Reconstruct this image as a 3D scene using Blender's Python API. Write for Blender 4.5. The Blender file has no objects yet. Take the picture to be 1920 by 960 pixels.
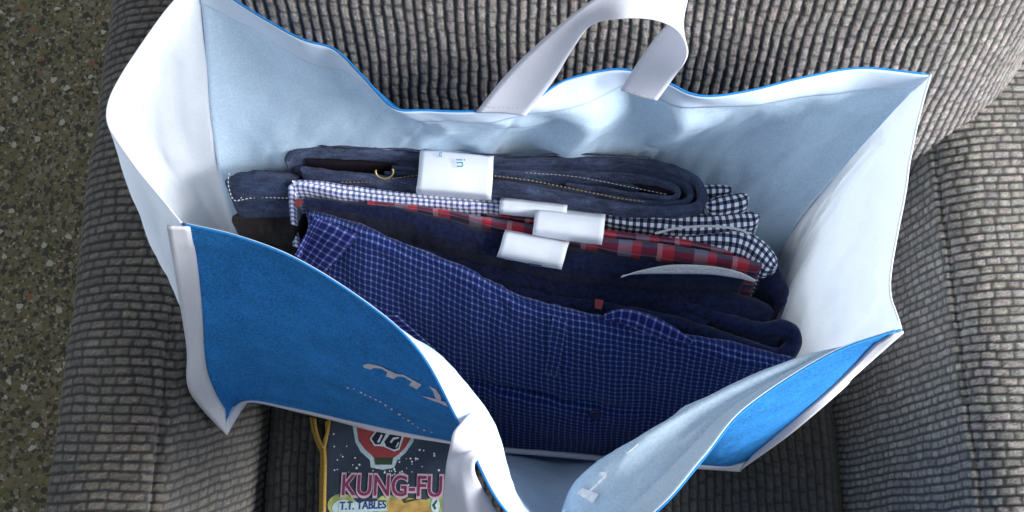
import bpy, math, random
import numpy as np
from mathutils import Vector
from mathutils.bvhtree import BVHTree

random.seed(7)
RNG = np.random.default_rng(11)
SC = bpy.context.scene
COL = SC.collection

# ------------------------------------------------------------------ camera, world, lamps, exposure
PITCH = math.radians(17.0)
FPX = 1882.0
CAM_Z = 1.0
cd = bpy.data.cameras.new("camera")
cam = bpy.data.objects.new("camera", cd)
COL.objects.link(cam)
cam.location = (0, 0, CAM_Z)
cam.rotation_euler = (PITCH, 0, 0)
cd.sensor_fit = 'HORIZONTAL'
cd.sensor_width = 36.0
cd.lens = 36.0 * FPX / 1920.0
cd.clip_start = 0.02
cd.clip_end = 50
SC.camera = cam

world = bpy.data.worlds.new("World")
SC.world = world
world.use_nodes = True
bg = world.node_tree.nodes['Background']
bg.inputs[0].default_value = (0.78, 0.88, 1.0, 1)
bg.inputs[1].default_value = 0.35

def area(name, loc, target, size, power, color):
    ld = bpy.data.lights.new(name, 'AREA')
    ld.shape = 'RECTANGLE'
    ld.size, ld.size_y = size
    ld.energy = power
    ld.color = color
    o = bpy.data.objects.new(name, ld)
    COL.objects.link(o)
    o.location = loc
    d = Vector(target) - Vector(loc)
    o.rotation_euler = d.to_track_quat('-Z', 'Y').to_euler()
    return o

area("window_light", (1.65, -0.10, 1.04), (0.0, 0.2, 0.25), (1.0, 0.9), 64.0, (0.98, 0.985, 1.0))

SC.view_settings.view_transform = 'Standard'
SC.view_settings.look = 'None'
SC.view_settings.exposure = 0.58
SC.view_settings.gamma = 1.0
SC.view_settings.use_curve_mapping = False
SC.cycles.max_bounces = 10
SC.cycles.diffuse_bounces = 5
SC.cycles.transmission_bounces = 8

# ------------------------------------------------------------------ helpers
SP, CP = math.sin(PITCH), math.cos(PITCH)
def P(u, v, z):
    """Point at height z that stands where the photograph shows (u, v)."""
    dx = (u - 960.0) / FPX
    dy = -(v - 480.0) / FPX
    d = np.array([dx, SP + dy * CP, -CP + dy * SP])
    t = (z - CAM_Z) / d[2]
    return np.array([0, 0, CAM_Z]) + d * t

def PL(*pts):
    return np.array([P(*p) for p in pts])

def catmull(pts, n):
    """n samples of a Catmull-Rom curve along axis 0, uniform in index."""
    pts = np.asarray(pts, float)
    k = len(pts)
    t = np.linspace(0, k - 1, n)
    i = np.clip(np.floor(t).astype(int), 0, k - 2)
    f = t - i
    ext = np.concatenate([[2 * pts[0] - pts[1]], pts, [2 * pts[-1] - pts[-2]]])
    p0, p1, p2, p3 = ext[i], ext[i + 1], ext[i + 2], ext[i + 3]
    f = f.reshape((-1,) + (1,) * (pts.ndim - 1))
    return 0.5 * ((2 * p1) + (-p0 + p2) * f + (2 * p0 - 5 * p1 + 4 * p2 - p3) * f ** 2 + (-p0 + 3 * p1 - 3 * p2 + p3) * f ** 3)

def arcsample(pts, n):
    """smooth curve through pts, n samples even in length; returns points and lengths"""
    d = catmull(pts, 24 * len(pts))
    seg = np.linalg.norm(np.diff(d[:, :3], axis=0), axis=1)
    L = np.concatenate([[0], np.cumsum(seg)])
    q = np.linspace(0, L[-1], n)
    out = np.stack([np.interp(q, L, d[:, c]) for c in range(d.shape[1])], 1)
    return out, q

_T = RNG.random((64, 64, 8))
def vnoise(x, y, k=0):
    xi = np.floor(x).astype(int); yi = np.floor(y).astype(int)
    fx = x - xi; fy = y - yi
    fx = fx * fx * (3 - 2 * fx); fy = fy * fy * (3 - 2 * fy)
    T = _T[:, :, k]
    a = T[xi % 64, yi % 64]; b = T[(xi + 1) % 64, yi % 64]
    c = T[xi % 64, (yi + 1) % 64]; d = T[(xi + 1) % 64, (yi + 1) % 64]
    return (a * (1 - fx) + b * fx) * (1 - fy) + (c * (1 - fx) + d * fx) * fy * 1.0 - 0.5

def grid_normals(V):
    ds = np.gradient(V, axis=1); dt = np.gradient(V, axis=0)
    N = np.cross(ds, dt)
    return N / np.maximum(np.linalg.norm(N, axis=2, keepdims=True), 1e-12)

def raw_mesh(name, verts, faces, mats, uv=None, mat_idx=None, color=None, smooth=True):
    me = bpy.data.meshes.new(name)
    verts = np.asarray(verts, np.float32)
    if isinstance(faces, np.ndarray):
        n = len(faces); k = faces.shape[1]
        me.vertices.add(len(verts)); me.vertices.foreach_set("co", verts.ravel())
        me.loops.add(n * k); me.loops.foreach_set("vertex_index", faces.ravel().astype(np.int32))
        me.polygons.add(n)
        me.polygons.foreach_set("loop_start", np.arange(0, n * k, k, dtype=np.int32))
        me.update(calc_edges=True)
        li = faces.ravel()
    else:
        me.from_pydata([tuple(map(float, v)) for v in verts], [], [tuple(int(i) for i in f) for f in faces])
        me.update()
        li = np.array([i for f in faces for i in f])
    for m in (mats if isinstance(mats, (list, tuple)) else [mats]):
        me.materials.append(m)
    if uv is not None:
        l = me.uv_layers.new(name="UVMap")
        l.data.foreach_set("uv", np.asarray(uv, np.float32)[li].ravel())
    if mat_idx is not None:
        me.polygons.foreach_set("material_index", np.asarray(mat_idx, np.int32))
    if color is not None:
        a = me.color_attributes.new("yarn", 'FLOAT_COLOR', 'POINT')
        c = np.ones((len(verts), 4), np.float32); c[:, :3] = color
        a.data.foreach_set("color", c.ravel())
    me.polygons.foreach_set("use_smooth", np.full(len(me.polygons), smooth))
    me.validate()
    me.update()
    return me

def tag(o, label=None, cat=None, group=None, kind=None):
    if label: o['label'] = label
    if cat: o['category'] = cat
    if group: o['group'] = group
    if kind: o['kind'] = kind
    return o

def thing(name, loc, label, cat, group=None):
    o = bpy.data.objects.new(name, None)
    o.empty_display_size = 0.02
    COL.objects.link(o)
    o.location = loc
    return tag(o, label, cat, group)

def wloc(o):
    v = np.zeros(3)
    while o is not None:
        v += np.array(o.location); o = o.parent
    return v

def obj(name, verts, faces, mats, parent=None, **kw):
    verts = np.asarray(verts, float).reshape(-1, 3)
    if parent is not None:
        org = wloc(parent)
        o_loc = (0, 0, 0)
    else:
        org = np.array([verts[:, 0].mean(), verts[:, 1].mean(), verts[:, 2].min()])
        o_loc = org
    me = raw_mesh(name, verts - org, faces, mats, **kw)
    o = bpy.data.objects.new(name, me)
    COL.objects.link(o)
    o.location = o_loc
    if parent is not None: o.parent = parent
    return o

def grid_faces(r, c, off=0, flip=False, closed_c=False):
    i, j = np.meshgrid(np.arange(r - 1), np.arange(c if closed_c else c - 1), indexing='ij')
    j2 = (j + 1) % c
    f = np.stack([i * c + j, i * c + j2, (i + 1) * c + j2, (i + 1) * c + j], -1).reshape(-1, 4) + off
    return f[:, ::-1].copy() if flip else f

def grid_uv(V):
    du = np.linalg.norm(np.diff(V, axis=1), axis=2); dv = np.linalg.norm(np.diff(V, axis=0), axis=2)
    U = np.concatenate([np.zeros((V.shape[0], 1)), np.cumsum(du, 1)], 1)
    W = np.concatenate([np.zeros((1, V.shape[1])), np.cumsum(dv, 0)], 0)
    # straighten: use averages so the cloth's own lines stay parallel
    U = np.broadcast_to(U.mean(0, keepdims=True), U.shape); W = np.broadcast_to(W.mean(1, keepdims=True), W.shape)
    return np.stack([U, W], -1)

def shell(name, V, th, mats, parent=None, uv=None, label=None):
    """thin cloth: front sheet on the ds x dt side (mats[0]), back sheet (mats[1]), edges (mats[2])"""
    r, c, _ = V.shape
    N = grid_normals(V)
    A = V + N * th / 2; B = V - N * th / 2
    verts = np.concatenate([A.reshape(-1, 3), B.reshape(-1, 3)])
    n = r * c
    fa = grid_faces(r, c); fb = grid_faces(r, c, n, flip=True)
    idx = np.arange(n).reshape(r, c)
    loop = np.concatenate([idx[0, :-1], idx[:-1, -1], idx[-1, ::-1][:-1], idx[::-1, 0][:-1]])
    nx = np.roll(loop, -1)
    fe = np.stack([nx, loop, loop + n, nx + n], 1)
    faces = np.concatenate([fa, fb, fe])
    mi = np.concatenate([np.zeros(len(fa)), np.ones(len(fb)), np.full(len(fe), 2)])
    if uv is None: uv = grid_uv(V)
    uvs = np.concatenate([uv.reshape(-1, 2)] * 2)
    if not isinstance(mats, (list, tuple)): mats = [mats] * 3
    o = obj(name, verts, faces, list(mats), parent, uv=uvs, mat_idx=mi)
    if label: o['label'] = label
    return o

def tube(name, pts, rad, mat, parent=None, sides=8, n=None, closed=False, flat=1.0):
    pts = np.asarray(pts, float)
    if n is None: n = max(8, 6 * len(pts))
    path, q = arcsample(pts, n)
    T = np.gradient(path, axis=0); T /= np.linalg.norm(T, axis=1, keepdims=True)
    up = np.array([0.02, 0.1, 1.0])
    S = np.cross(T, up); S /= np.linalg.norm(S, axis=1, keepdims=True)
    U = np.cross(S, T)
    a = np.linspace(0, 2 * math.pi, sides, endpoint=False)
    rad = np.broadcast_to(np.asarray(rad, float), (n,)) if np.ndim(rad) == 0 else np.interp(np.linspace(0, 1, n), np.linspace(0, 1, len(rad)), rad)
    V = path[:, None, :] + rad[:, None, None] * (np.cos(a)[None, :, None] * S[:, None, :] + flat * np.sin(a)[None, :, None] * U[:, None, :])
    f = grid_faces(n, sides, closed_c=True, flip=True)
    faces = [tuple(x) for x in f] + [tuple(range(sides)), tuple(range((n - 1) * sides, n * sides))[::-1]]
    uv = np.stack(np.broadcast_arrays(q[:, None], a[None, :] * rad.mean()), -1).reshape(-1, 2)
    return obj(name, V.reshape(-1, 3), faces, mat, parent, uv=uv)

# ------------------------------------------------------------------ materials
def mat_new(name):
    m = bpy.data.materials.new(name); m.use_nodes = True
    nt = m.node_tree; nt.nodes.clear()
    out = nt.nodes.new('ShaderNodeOutputMaterial')
    return m, nt, out

class NB:
    def __init__(s, nt): s.nt = nt
    def n(s, t, **kw):
        x = s.nt.nodes.new(t)
        for k, v in kw.items(): setattr(x, k, v)
        return x
    def link(s, a, b): s.nt.links.new(a, b)
    def math(s, op, a, b=None):
        x = s.n('ShaderNodeMath', operation=op)
        for i, q in enumerate((a, b)):
            if q is None: continue
            if hasattr(q, 'is_linked'): s.link(q, x.inputs[i])
            else: x.inputs[i].default_value = q
        return x.outputs[0]
    def mix(s, f, a, b, mode='MIX'):
        x = s.n('ShaderNodeMix', data_type='RGBA', blend_type=mode)
        for i, q in ((0, f), (6, a), (7, b)):
            if hasattr(q, 'is_linked'): s.link(q, x.inputs[i])
            else: x.inputs[i].default_value = q if i == 0 else tuple(q) + (1,)
        return x.outputs[2]
    def noise(s, scale, detail=2, vec=None, rough=0.5):
        x = s.n('ShaderNodeTexNoise'); x.inputs['Scale'].default_value = scale
        x.inputs['Detail'].default_value = detail; x.inputs['Roughness'].default_value = rough
        if vec is not None: s.link(vec, x.inputs['Vector'])
        return x.outputs['Fac']
    def ramp(s, f, stops, interp='LINEAR'):
        x = s.n('ShaderNodeValToRGB'); x.color_ramp.interpolation = interp
        e = x.color_ramp.elements
        while len(e) < len(stops): e.new(0.5)
        for el, (p, c) in zip(e, stops):
            el.position = p; el.color = tuple(c) + (1,)
        s.link(f, x.inputs[0]); return x.outputs[0]
    def obco(s): return s.n('ShaderNodeTexCoord').outputs['Object']
    def uv(s):
        u = s.n('ShaderNodeUVMap'); u.uv_map = "UVMap"
        sp = s.n('ShaderNodeSeparateXYZ'); s.link(u.outputs[0], sp.inputs[0])
        return sp.outputs[0], sp.outputs[1], u.outputs[0]
    def bump(s, h, strength, dist):
        x = s.n('ShaderNodeBump'); x.inputs['Strength'].default_value = strength
        x.inputs['Distance'].default_value = dist; s.link(h, x.inputs['Height']); return x.outputs[0]
    def bsdf(s, color, rough=0.85, normal=None, sheen=0.0, spec=0.3, metal=0.0):
        x = s.n('ShaderNodeBsdfPrincipled')
        if hasattr(color, 'is_linked'): s.link(color, x.inputs['Base Color'])
        else: x.inputs['Base Color'].default_value = tuple(color) + (1,)
        x.inputs['Roughness'].default_value = rough
        x.inputs['Specular IOR Level'].default_value = spec
        x.inputs['Metallic'].default_value = metal
        x.inputs['Sheen Weight'].default_value = sheen
        if normal is not None: s.link(normal, x.inputs['Normal'])
        return x

def simple(name, color, rough=0.8, spec=0.3, metal=0.0, nscale=400, namt=0.15, bumpd=0.0004, sheen=0.0):
    m, nt, out = mat_new(name); b = NB(nt)
    co = b.obco()
    f = b.noise(nscale, 3, co)
    dark = tuple(c * (1 - namt) for c in color); lite = tuple(min(1, c * (1 + namt)) for c in color)
    col = b.ramp(f, [(0.3, dark), (0.7, lite)])
    p = b.bsdf(col, rough, b.bump(f, 0.4, bumpd), sheen, spec, metal)
    b.link(p.outputs[0], out.inputs[0]); return m

def nonwoven(name, color, trans=0.3, tcol=None, mott=0.06):
    """spun-bonded polypropylene: tiny embossed dots, faint mottling, lets light through"""
    m, nt, out = mat_new(name); b = NB(nt)
    co = b.obco()
    n1 = b.noise(34, 6, co, 0.65); n2 = b.noise(520, 3, co, 0.7)
    u, v, uvv = b.uv()
    # embossed diamond dots, 1.6 mm apart
    k = 2 * math.pi / 0.0017
    su = b.math('SINE', b.math('MULTIPLY', b.math('ADD', u, v), k)); sv = b.math('SINE', b.math('MULTIPLY', b.math('SUBTRACT', u, v), k))
    dots = b.math('MULTIPLY', su, sv)
    mixf = b.math('ADD', b.math('MULTIPLY', n1, 0.30), b.math('MULTIPLY', n2, 0.70))
    col = b.ramp(mixf, [(0.38, tuple(c * (1 - mott) for c in color)), (0.62, tuple(min(1, c * (1 + mott)) for c in color))])
    hgt = b.math('ADD', b.math('MULTIPLY', dots, 0.4), n2)
    nrm = b.bump(hgt, 0.35, 0.0003)
    big = b.noise(22, 2, co)
    nb = b.n('ShaderNodeBump'); nb.inputs['Strength'].default_value = 0.25; nb.inputs['Distance'].default_value = 0.004
    b.link(big, nb.inputs['Height']); b.link(nrm, nb.inputs['Normal'])
    p = b.bsdf(col, 0.9, nb.outputs[0], 0.0, 0.12)
    t = b.n('ShaderNodeBsdfTranslucent'); 
    t.inputs[0].default_value = tuple(tcol or color) + (1,)
    ms = b.n('ShaderNodeMixShader'); ms.inputs[0].default_value = trans
    b.link(p.outputs[0], ms.inputs[1]); b.link(t.outputs[0], ms.inputs[2]); b.link(ms.outputs[0], out.inputs[0])
    return m

def denim(name, dark, lite, wear=0.5):
    m, nt, out = mat_new(name); b = NB(nt)
    co = b.obco(); u, v, uvv = b.uv()
    k = 2 * math.pi / 0.0011
    tw = b.math('SINE', b.math('MULTIPLY', b.math('ADD', u, b.math('MULTIPLY', v, 1.4)), k))
    mp = b.n('ShaderNodeMapping'); mp.inputs['Scale'].default_value = (1.0, 3.2, 1.0); b.link(uvv, mp.inputs[0])
    n1 = b.noise(70, 6, mp.outputs[0], 0.7); n2 = b.noise(620, 3, co, 0.75); n3 = b.noise(22, 3, co)
    f = b.math('ADD', b.math('ADD', b.math('MULTIPLY', n1, wear), b.math('MULTIPLY', n3, 0.35)), b.math('ADD', b.math('MULTIPLY', tw, 0.06), b.math('MULTIPLY', n2, 0.65 - wear + 0.3)))
    col = b.ramp(f, [(0.50, dark), (0.66, tuple((p + q) * 0.36 for p, q in zip(dark, lite))), (0.86, lite)])
    p = b.bsdf(col, 0.95, b.bump(b.math('ADD', tw, b.math('MULTIPLY', n2, 2.0)), 0.7, 0.0006), 0.08, 0.15)
    b.link(p.outputs[0], out.inputs[0]); return m

def stripe(b, x, period, width, off=0.0):
    f = b.math('FRACT', b.math('ADD', b.math('DIVIDE', x, period), off))
    return b.math('LESS_THAN', f, width)

def checks(name, base, mid, light, period, width, rough=0.9, waver=0.0006, rot=0.0):
    """base where no stripe, mid where one crosses, light where two cross"""
    m, nt, out = mat_new(name); b = NB(nt)
    co = b.obco(); u, v, uvv = b.uv()
    w = b.math('MULTIPLY', b.math('SUBTRACT', b.noise(45, 2, co), 0.5), waver * 6)
    if rot:
        c, s_ = math.cos(rot), math.sin(rot)
        u2 = b.math('ADD', b.math('MULTIPLY', u, c), b.math('MULTIPLY', v, s_))
        v2 = b.math('SUBTRACT', b.math('MULTIPLY', v, c), b.math('MULTIPLY', u, s_))
        u, v = u2, v2
    su = stripe(b, b.math('ADD', u, w), period, width); sv = stripe(b, b.math('ADD', v, w), period, width)
    t = b.math('MULTIPLY', b.math('ADD', su, sv), 0.5)
    n2 = b.noise(1200, 2, co)
    t2 = b.math('ADD', t, b.math('MULTIPLY', b.math('SUBTRACT', n2, 0.5), 0.12))
    col = b.ramp(t2, [(0.05, base), (0.5, mid), (0.95, light)])
    p = b.bsdf(col, rough, b.bump(n2, 0.3, 0.0003), 0.1, 0.15)
    b.link(p.outputs[0], out.inputs[0]); return m

def plaid(name):
    m, nt, out = mat_new(name); b = NB(nt)
    co = b.obco(); u, v, uvv = b.uv()
    RED, NAVY, GREY, PINK = (0.42, 0.018, 0.035), (0.010, 0.010, 0.04), (0.17, 0.165, 0.22), (0.50, 0.22, 0.25)
    fu = b.math('FRACT', b.math('DIVIDE', u, 0.062))
    fv = b.math('FRACT', b.math('DIVIDE', v, 0.019))
    cu = b.ramp(fu, [(0.0, RED), (0.16, NAVY), (0.42, GREY), (0.6, RED), (0.72, NAVY), (0.93, PINK)], 'CONSTANT')
    cv = b.ramp(fv, [(0.0, NAVY), (0.2, PINK), (0.28, RED), (0.56, GREY), (0.74, RED), (0.9, NAVY)], 'CONSTANT')
    col = b.mix(0.36, cu, cv)
    n2 = b.noise(1000, 2, co)
    col = b.mix(b.math('MULTIPLY', n2, 0.18), col, (0.12, 0.09, 0.12))
    p = b.bsdf(col, 0.9, b.bump(n2, 0.3, 0.0003), 0.1, 0.15)
    b.link(p.outputs[0], out.inputs[0]); return m

def yarn_mat(name):
    m, nt, out = mat_new(name); b = NB(nt)
    a = b.n('ShaderNodeAttribute'); a.attribute_name = "yarn"
    co = b.obco()
    n1 = b.noise(900, 3, co, 0.7); n2 = b.noise(2200, 2, co)
    col = b.mix(b.ramp(n1, [(0.42, (0, 0, 0)), (0.68, (0.75, 0.75, 0.75))]), a.outputs['Color'], (0.05, 0.045, 0.04), 'MIX')
    p = b.bsdf(col, 1.0, b.bump(b.math('ADD', n1, n2), 1.0, 0.0014), 0.35, 0.0)
    b.link(p.outputs[0], out.inputs[0]); return m

def terrazzo(name):
    m, nt, out = mat_new(name); b = NB(nt)
    co = b.obco()
    def cells(scale, rnd=1.0):
        v = b.n('ShaderNodeTexVoronoi'); v.inputs['Scale'].default_value = scale
        v.inputs['Randomness'].default_value = rnd
        dn = b.n('ShaderNodeTexNoise'); dn.inputs['Scale'].default_value = scale * 1.3; dn.inputs['Detail'].default_value = 3
        b.link(co, dn.inputs['Vector'])
        mx = b.n('ShaderNodeMix', data_type='RGBA', blend_type='LINEAR_LIGHT'); mx.inputs[0].default_value = 0.35 / scale
        b.link(co, mx.inputs[6]); b.link(dn.outputs['Color'], mx.inputs[7])
        b.link(mx.outputs[2], v.inputs['Vector'])
        return v.outputs['Distance'], v.outputs['Color']
    d1, c1 = cells(88)
    s1 = b.n('ShaderNodeSeparateColor'); b.link(c1, s1.inputs[0])
    chip = b.ramp(s1.outputs[0], [(0.0, (0.010, 0.011, 0.009)), (0.29, (0.091, 0.073, 0.025)), (0.42, (0.171, 0.130, 0.061)), (0.60, (0.116, 0.104, 0.032)),
                                  (0.76, (0.202, 0.172, 0.118)), (0.91, (0.464, 0.458, 0.362)), (0.988, (0.262, 0.073, 0.038))], 'CONSTANT')
    d2, c2 = cells(260)
    s2 = b.n('ShaderNodeSeparateColor'); b.link(c2, s2.inputs[0])
    fine = b.ramp(s2.outputs[1], [(0.0, (0.012, 0.012, 0.010)), (0.25, (0.111, 0.091, 0.040)), (0.6, (0.161, 0.130, 0.069)), (0.9, (0.322, 0.291, 0.213))], 'CONSTANT')
    inside = b.math('LESS_THAN', d1, 0.43)
    col = b.mix(inside, fine, chip)
    col = b.mix(b.math('MULTIPLY', b.noise(3, 3, co), 0.35), col, (0.141, 0.117, 0.050))
    p = b.bsdf(col, 0.42, b.bump(b.noise(30, 3, co), 0.1, 0.001), 0, 0.4)
    b.link(p.outputs[0], out.inputs[0]); return m

M_YARN = yarn_mat("chunky_upholstery_yarn")
M_FLOOR = terrazzo("terrazzo_chips")
M_BLUE = nonwoven("blue_printed_bag_cloth", (0.032, 0.225, 0.58), 0.10, (0.03, 0.25, 0.8), 0.36)
M_PALE = nonwoven("pale_blue_bag_lining", (0.64, 0.80, 0.97), 0.20, (0.45, 0.70, 0.95), 0.12)
M_WHITE = nonwoven("white_bag_cloth", (0.84, 0.87, 0.91), 0.30, (0.88, 0.94, 1.0), 0.05)
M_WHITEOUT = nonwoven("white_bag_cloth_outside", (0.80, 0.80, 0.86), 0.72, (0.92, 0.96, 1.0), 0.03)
M_HEM = nonwoven("doubled_white_hem", (0.70, 0.80, 0.92), 0.22, (0.75, 0.87, 1.0), 0.03)
M_RIM = simple("blue_rim_edge", (0.012, 0.19, 0.52), 0.8)
M_TRIM = nonwoven("white_seam_binding", (0.76, 0.76, 0.82), 0.1, None, 0.05)
M_STRAP = nonwoven("white_webbing", (0.78, 0.78, 0.84), 0.28, (0.85, 0.87, 0.95), 0.04)
M_INK = simple("pale_pink_print", (0.62, 0.60, 0.68), 0.7)
M_GHOST = simple("show_through_print", (0.80, 0.84, 0.93), 0.7)
M_DENIM = denim("slate_blue_denim", (0.010, 0.014, 0.040), (0.150, 0.19, 0.34), 0.55)
M_DENIM2 = denim("dark_blue_denim", (0.007, 0.012, 0.034), (0.085, 0.125, 0.25), 0.55)
M_GAPSHADE = simple("dark_gap_shade", (0.012, 0.009, 0.014), 0.95, 0.1)  # near-black colour standing in for shade deep between the jeans layers
M_BROWN = denim("dark_brown_twill", (0.010, 0.007, 0.008), (0.045, 0.030, 0.026), 0.5)
M_NAVY = simple("navy_knit", (0.0062, 0.0100, 0.036), 0.95, 0.12, nscale=260, namt=0.55, bumpd=0.001, sheen=0.1)
M_NAVY2 = simple("navy_twill", (0.0062, 0.0110, 0.045), 0.95, 0.12, nscale=260, namt=0.6, bumpd=0.001, sheen=0.15)
M_STITCH = simple("gold_thread", (0.33, 0.22, 0.08), 0.8)
M_PALETHREAD = simple("pale_thread", (0.42, 0.43, 0.45), 0.8)
M_BRASS = simple("brass", (0.42, 0.33, 0.14), 0.45, 0.5, 0.7)
M_RED = simple("red_tag_cloth", (0.15, 0.025, 0.028), 0.8)
M_MICRO = checks("micro_check_cotton", (0.06, 0.06, 0.20), (0.30, 0.32, 0.52), (0.85, 0.87, 0.92), 0.0048, 0.55)
M_GING = checks("black_white_gingham", (0.012, 0.012, 0.03), (0.10, 0.11, 0.18), (0.80, 0.82, 0.88), 0.0058, 0.52)
M_BCHK = checks("blue_check_cotton", (0.005, 0.012, 0.080), (0.030, 0.052, 0.185), (0.155, 0.20, 0.39), 0.0052, 0.28)
M_BCHK2 = checks("blue_check_cotton_bias", (0.006, 0.010, 0.085), (0.05, 0.066, 0.25), (0.22, 0.25, 0.48), 0.0070, 0.26)
M_PLAID = plaid("red_plaid_cotton")
M_PAPER = simple("white_paper", (0.80, 0.82, 0.87), 0.6, 0.3, nscale=60, namt=0.04, bumpd=0.0006)
M_TAPE = simple("cream_neck_tape", (0.62, 0.61, 0.62), 0.8, nscale=500)
M_TEAL = simple("teal_ink", (0.02, 0.26, 0.36), 0.7)
M_DARKINK = simple("dark_ink", (0.03, 0.04, 0.12), 0.7)
M_BUTTON = simple("dark_button", (0.012, 0.012, 0.05), 0.3, 0.5)
M_GOLDCORD = simple("gold_cord", (0.40, 0.25, 0.05), 0.6, 0.3, nscale=900, namt=0.35)

# ------------------------------------------------------------------ floor and sofa
fl = obj("floor", [(-3, -3, -0.42), (3, -3, -0.42), (3, 3, -0.42), (-3, 3, -0.42)], [(0, 1, 2, 3)], M_FLOOR)
tag(fl, kind='structure')

def weave(name, surf, La, Lb, parent, pitch, blen, amp, tint, seed=0, da=0.0016, sub=7, hues=0.05, gap_b=0.25, gap_a=0.10, cross=0.85):
    """upholstery cover: rows of chenille loops, each loop a little pillow with dark thread sunk between them.
    surf(a, b) gives the point of the plain surface; a runs along the loops, b across the rows."""
    rng = np.random.default_rng(seed + 5)
    na = int(La / da); nb = int(Lb / pitch * sub)
    A, B = np.meshgrid(np.linspace(0, La, na), np.linspace(0, Lb, nb), indexing='ij')
    wob = 0.0016 * vnoise(A * 60, B * 40, 1) + 0.0034 * vnoise(A * 16, B * 14, 2)
    rb = (B + wob) / pitch
    row = np.floor(rb).astype(int); fb = rb - row
    nrow = row.max() - row.min() + 3; row0 = row - row.min() + 1
    # every row has its own sequence of loop lengths
    nl = int(La / blen) + 10
    lens = blen * rng.choice([0.78, 0.95, 1.05, 1.2, 1.65], p=[.22, .33, .25, .12, .08], size=(nrow, nl))
    ends = np.cumsum(lens, 1) - (rng.random((nrow, 1)) * blen + blen * 0.5)
    loop = np.zeros_like(row0); st = np.zeros_like(A); en = np.ones_like(A)
    for r in range(nrow):
        msk = row0 == r
        if not msk.any(): continue
        a = A[msk] + 0.0010 * vnoise(B[msk] * 300, A[msk] * 40, 3)
        k = np.clip(np.searchsorted(ends[r], a), 1, nl - 1)
        loop[msk] = k; st[msk] = ends[r][k - 1]; en[msk] = ends[r][k]
    ln = en - st
    fa = np.clip((A - st) / ln, 0, 1)
    jit = 0.10 * vnoise(A * 420, B * 300, 5)
    eb = np.clip((np.minimum(fb, 1 - fb) + jit - gap_b / 2) / 0.16, 0, 1)          # 0 in the sunk thread, 1 on the loop
    ea = np.clip((np.minimum(fa, 1 - fa) * ln + jit * 0.006 - gap_a * blen / 2) / 0.0016, 0, 1)
    ha = np.sqrt(np.clip(1 - (1 - ea) ** 2, 0, 1)); hb = np.sqrt(np.clip(1 - (1 - eb) ** 2, 0, 1))
    fuzz = rng.random(A.shape) - 0.5
    lift = rng.random((nrow, nl + 1))[row0, loop]
    H = amp * hb * (0.45 + 0.55 * ha) * (0.85 + 0.3 * lift) + amp * 0.30 * fuzz + 0.25 * amp * vnoise(A * 700, B * 500, 4)
    Vs = surf(A, B)
    N = np.cross(np.gradient(Vs, axis=0), np.gradient(Vs, axis=1))
    N /= np.maximum(np.linalg.norm(N, axis=2, keepdims=True), 1e-12)
    V = Vs + N * H[..., None]
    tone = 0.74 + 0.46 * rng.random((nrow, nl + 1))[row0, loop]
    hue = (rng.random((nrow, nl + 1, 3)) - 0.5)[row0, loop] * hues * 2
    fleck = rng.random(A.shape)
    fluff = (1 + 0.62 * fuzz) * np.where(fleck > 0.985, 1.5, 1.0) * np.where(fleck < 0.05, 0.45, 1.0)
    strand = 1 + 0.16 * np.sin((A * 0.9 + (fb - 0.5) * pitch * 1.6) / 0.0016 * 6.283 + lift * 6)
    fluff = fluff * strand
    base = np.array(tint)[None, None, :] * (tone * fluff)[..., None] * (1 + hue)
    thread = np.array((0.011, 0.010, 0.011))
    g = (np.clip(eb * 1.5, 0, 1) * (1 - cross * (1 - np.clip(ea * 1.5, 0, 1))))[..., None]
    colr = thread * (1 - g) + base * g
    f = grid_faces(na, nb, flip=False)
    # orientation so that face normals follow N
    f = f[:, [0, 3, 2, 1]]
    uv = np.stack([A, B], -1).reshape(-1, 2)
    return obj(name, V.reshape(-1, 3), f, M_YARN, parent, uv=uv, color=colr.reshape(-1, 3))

sofa = thing("sofa", (0.04, 0.25, -0.42), "grey sofa in chunky brick-weave upholstery that the shopping bag stands on", "sofa")

def arm_surface(profile, y0, skew=None):
    pr = np.array([(x, 0, z) for x, z in profile])
    d, q = arcsample(pr, 400)
    L = q[-1]
    def S(a, b):
        x = np.interp(a, q, d[:, 0]); z = np.interp(a, q, d[:, 2])
        y = y0 + b
        if skew is not None: y = y + skew(a, L, x, z)
        z = z + 0.006 * vnoise(x * 9 + 3, y * 7, 5)
        x = x + 0.006 * vnoise(z * 9, y * 6 + 9, 6) + 0.003 * vnoise(z * 30, y * 28 + 4, 3)
        return np.stack([x, y, z], -1)
    return S, L

left_prof = [(-0.392, -0.10), (-0.403, 0.0), (-0.402, 0.08), (-0.391, 0.128), (-0.368, 0.152), (-0.340, 0.160), (-0.315, 0.158), (-0.302, 0.151), (-0.2995, 0.143),
             (-0.294, 0.1435), (-0.288, 0.132), (-0.278, 0.09), (-0.266, 0.04), (-0.257, -0.01), (-0.253, -0.045)]
S, L = arm_surface(left_prof, -0.16, lambda a, L, x, z: np.where(x > -0.298, 0.26 * np.clip(0.14 - z, 0, 0.3), 0.0))
weave("armrest", S, L, 0.86, sofa, 0.0080, 0.0150, 0.0013, (0.262, 0.226, 0.178), seed=1)['label'] = "armrest beside the speckled floor"  # darker tint than the other arm; its shade is put into the yarn colour
right_prof = [(0.330, -0.045), (0.334, -0.02), (0.342, 0.05), (0.351, 0.12), (0.358, 0.178), (0.3605, 0.196), (0.366, 0.1955), (0.370, 0.204), (0.388, 0.214), (0.42, 0.219), (0.46, 0.217),
              (0.50, 0.20), (0.52, 0.15), (0.525, 0.05)]
S, L = arm_surface(right_prof, -0.16)
weave("armrest", S, L, 0.86, sofa, 0.0070, 0.0125, 0.0012, (0.385, 0.355, 0.308), seed=2)['label'] = "armrest on the sunlit side"

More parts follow.
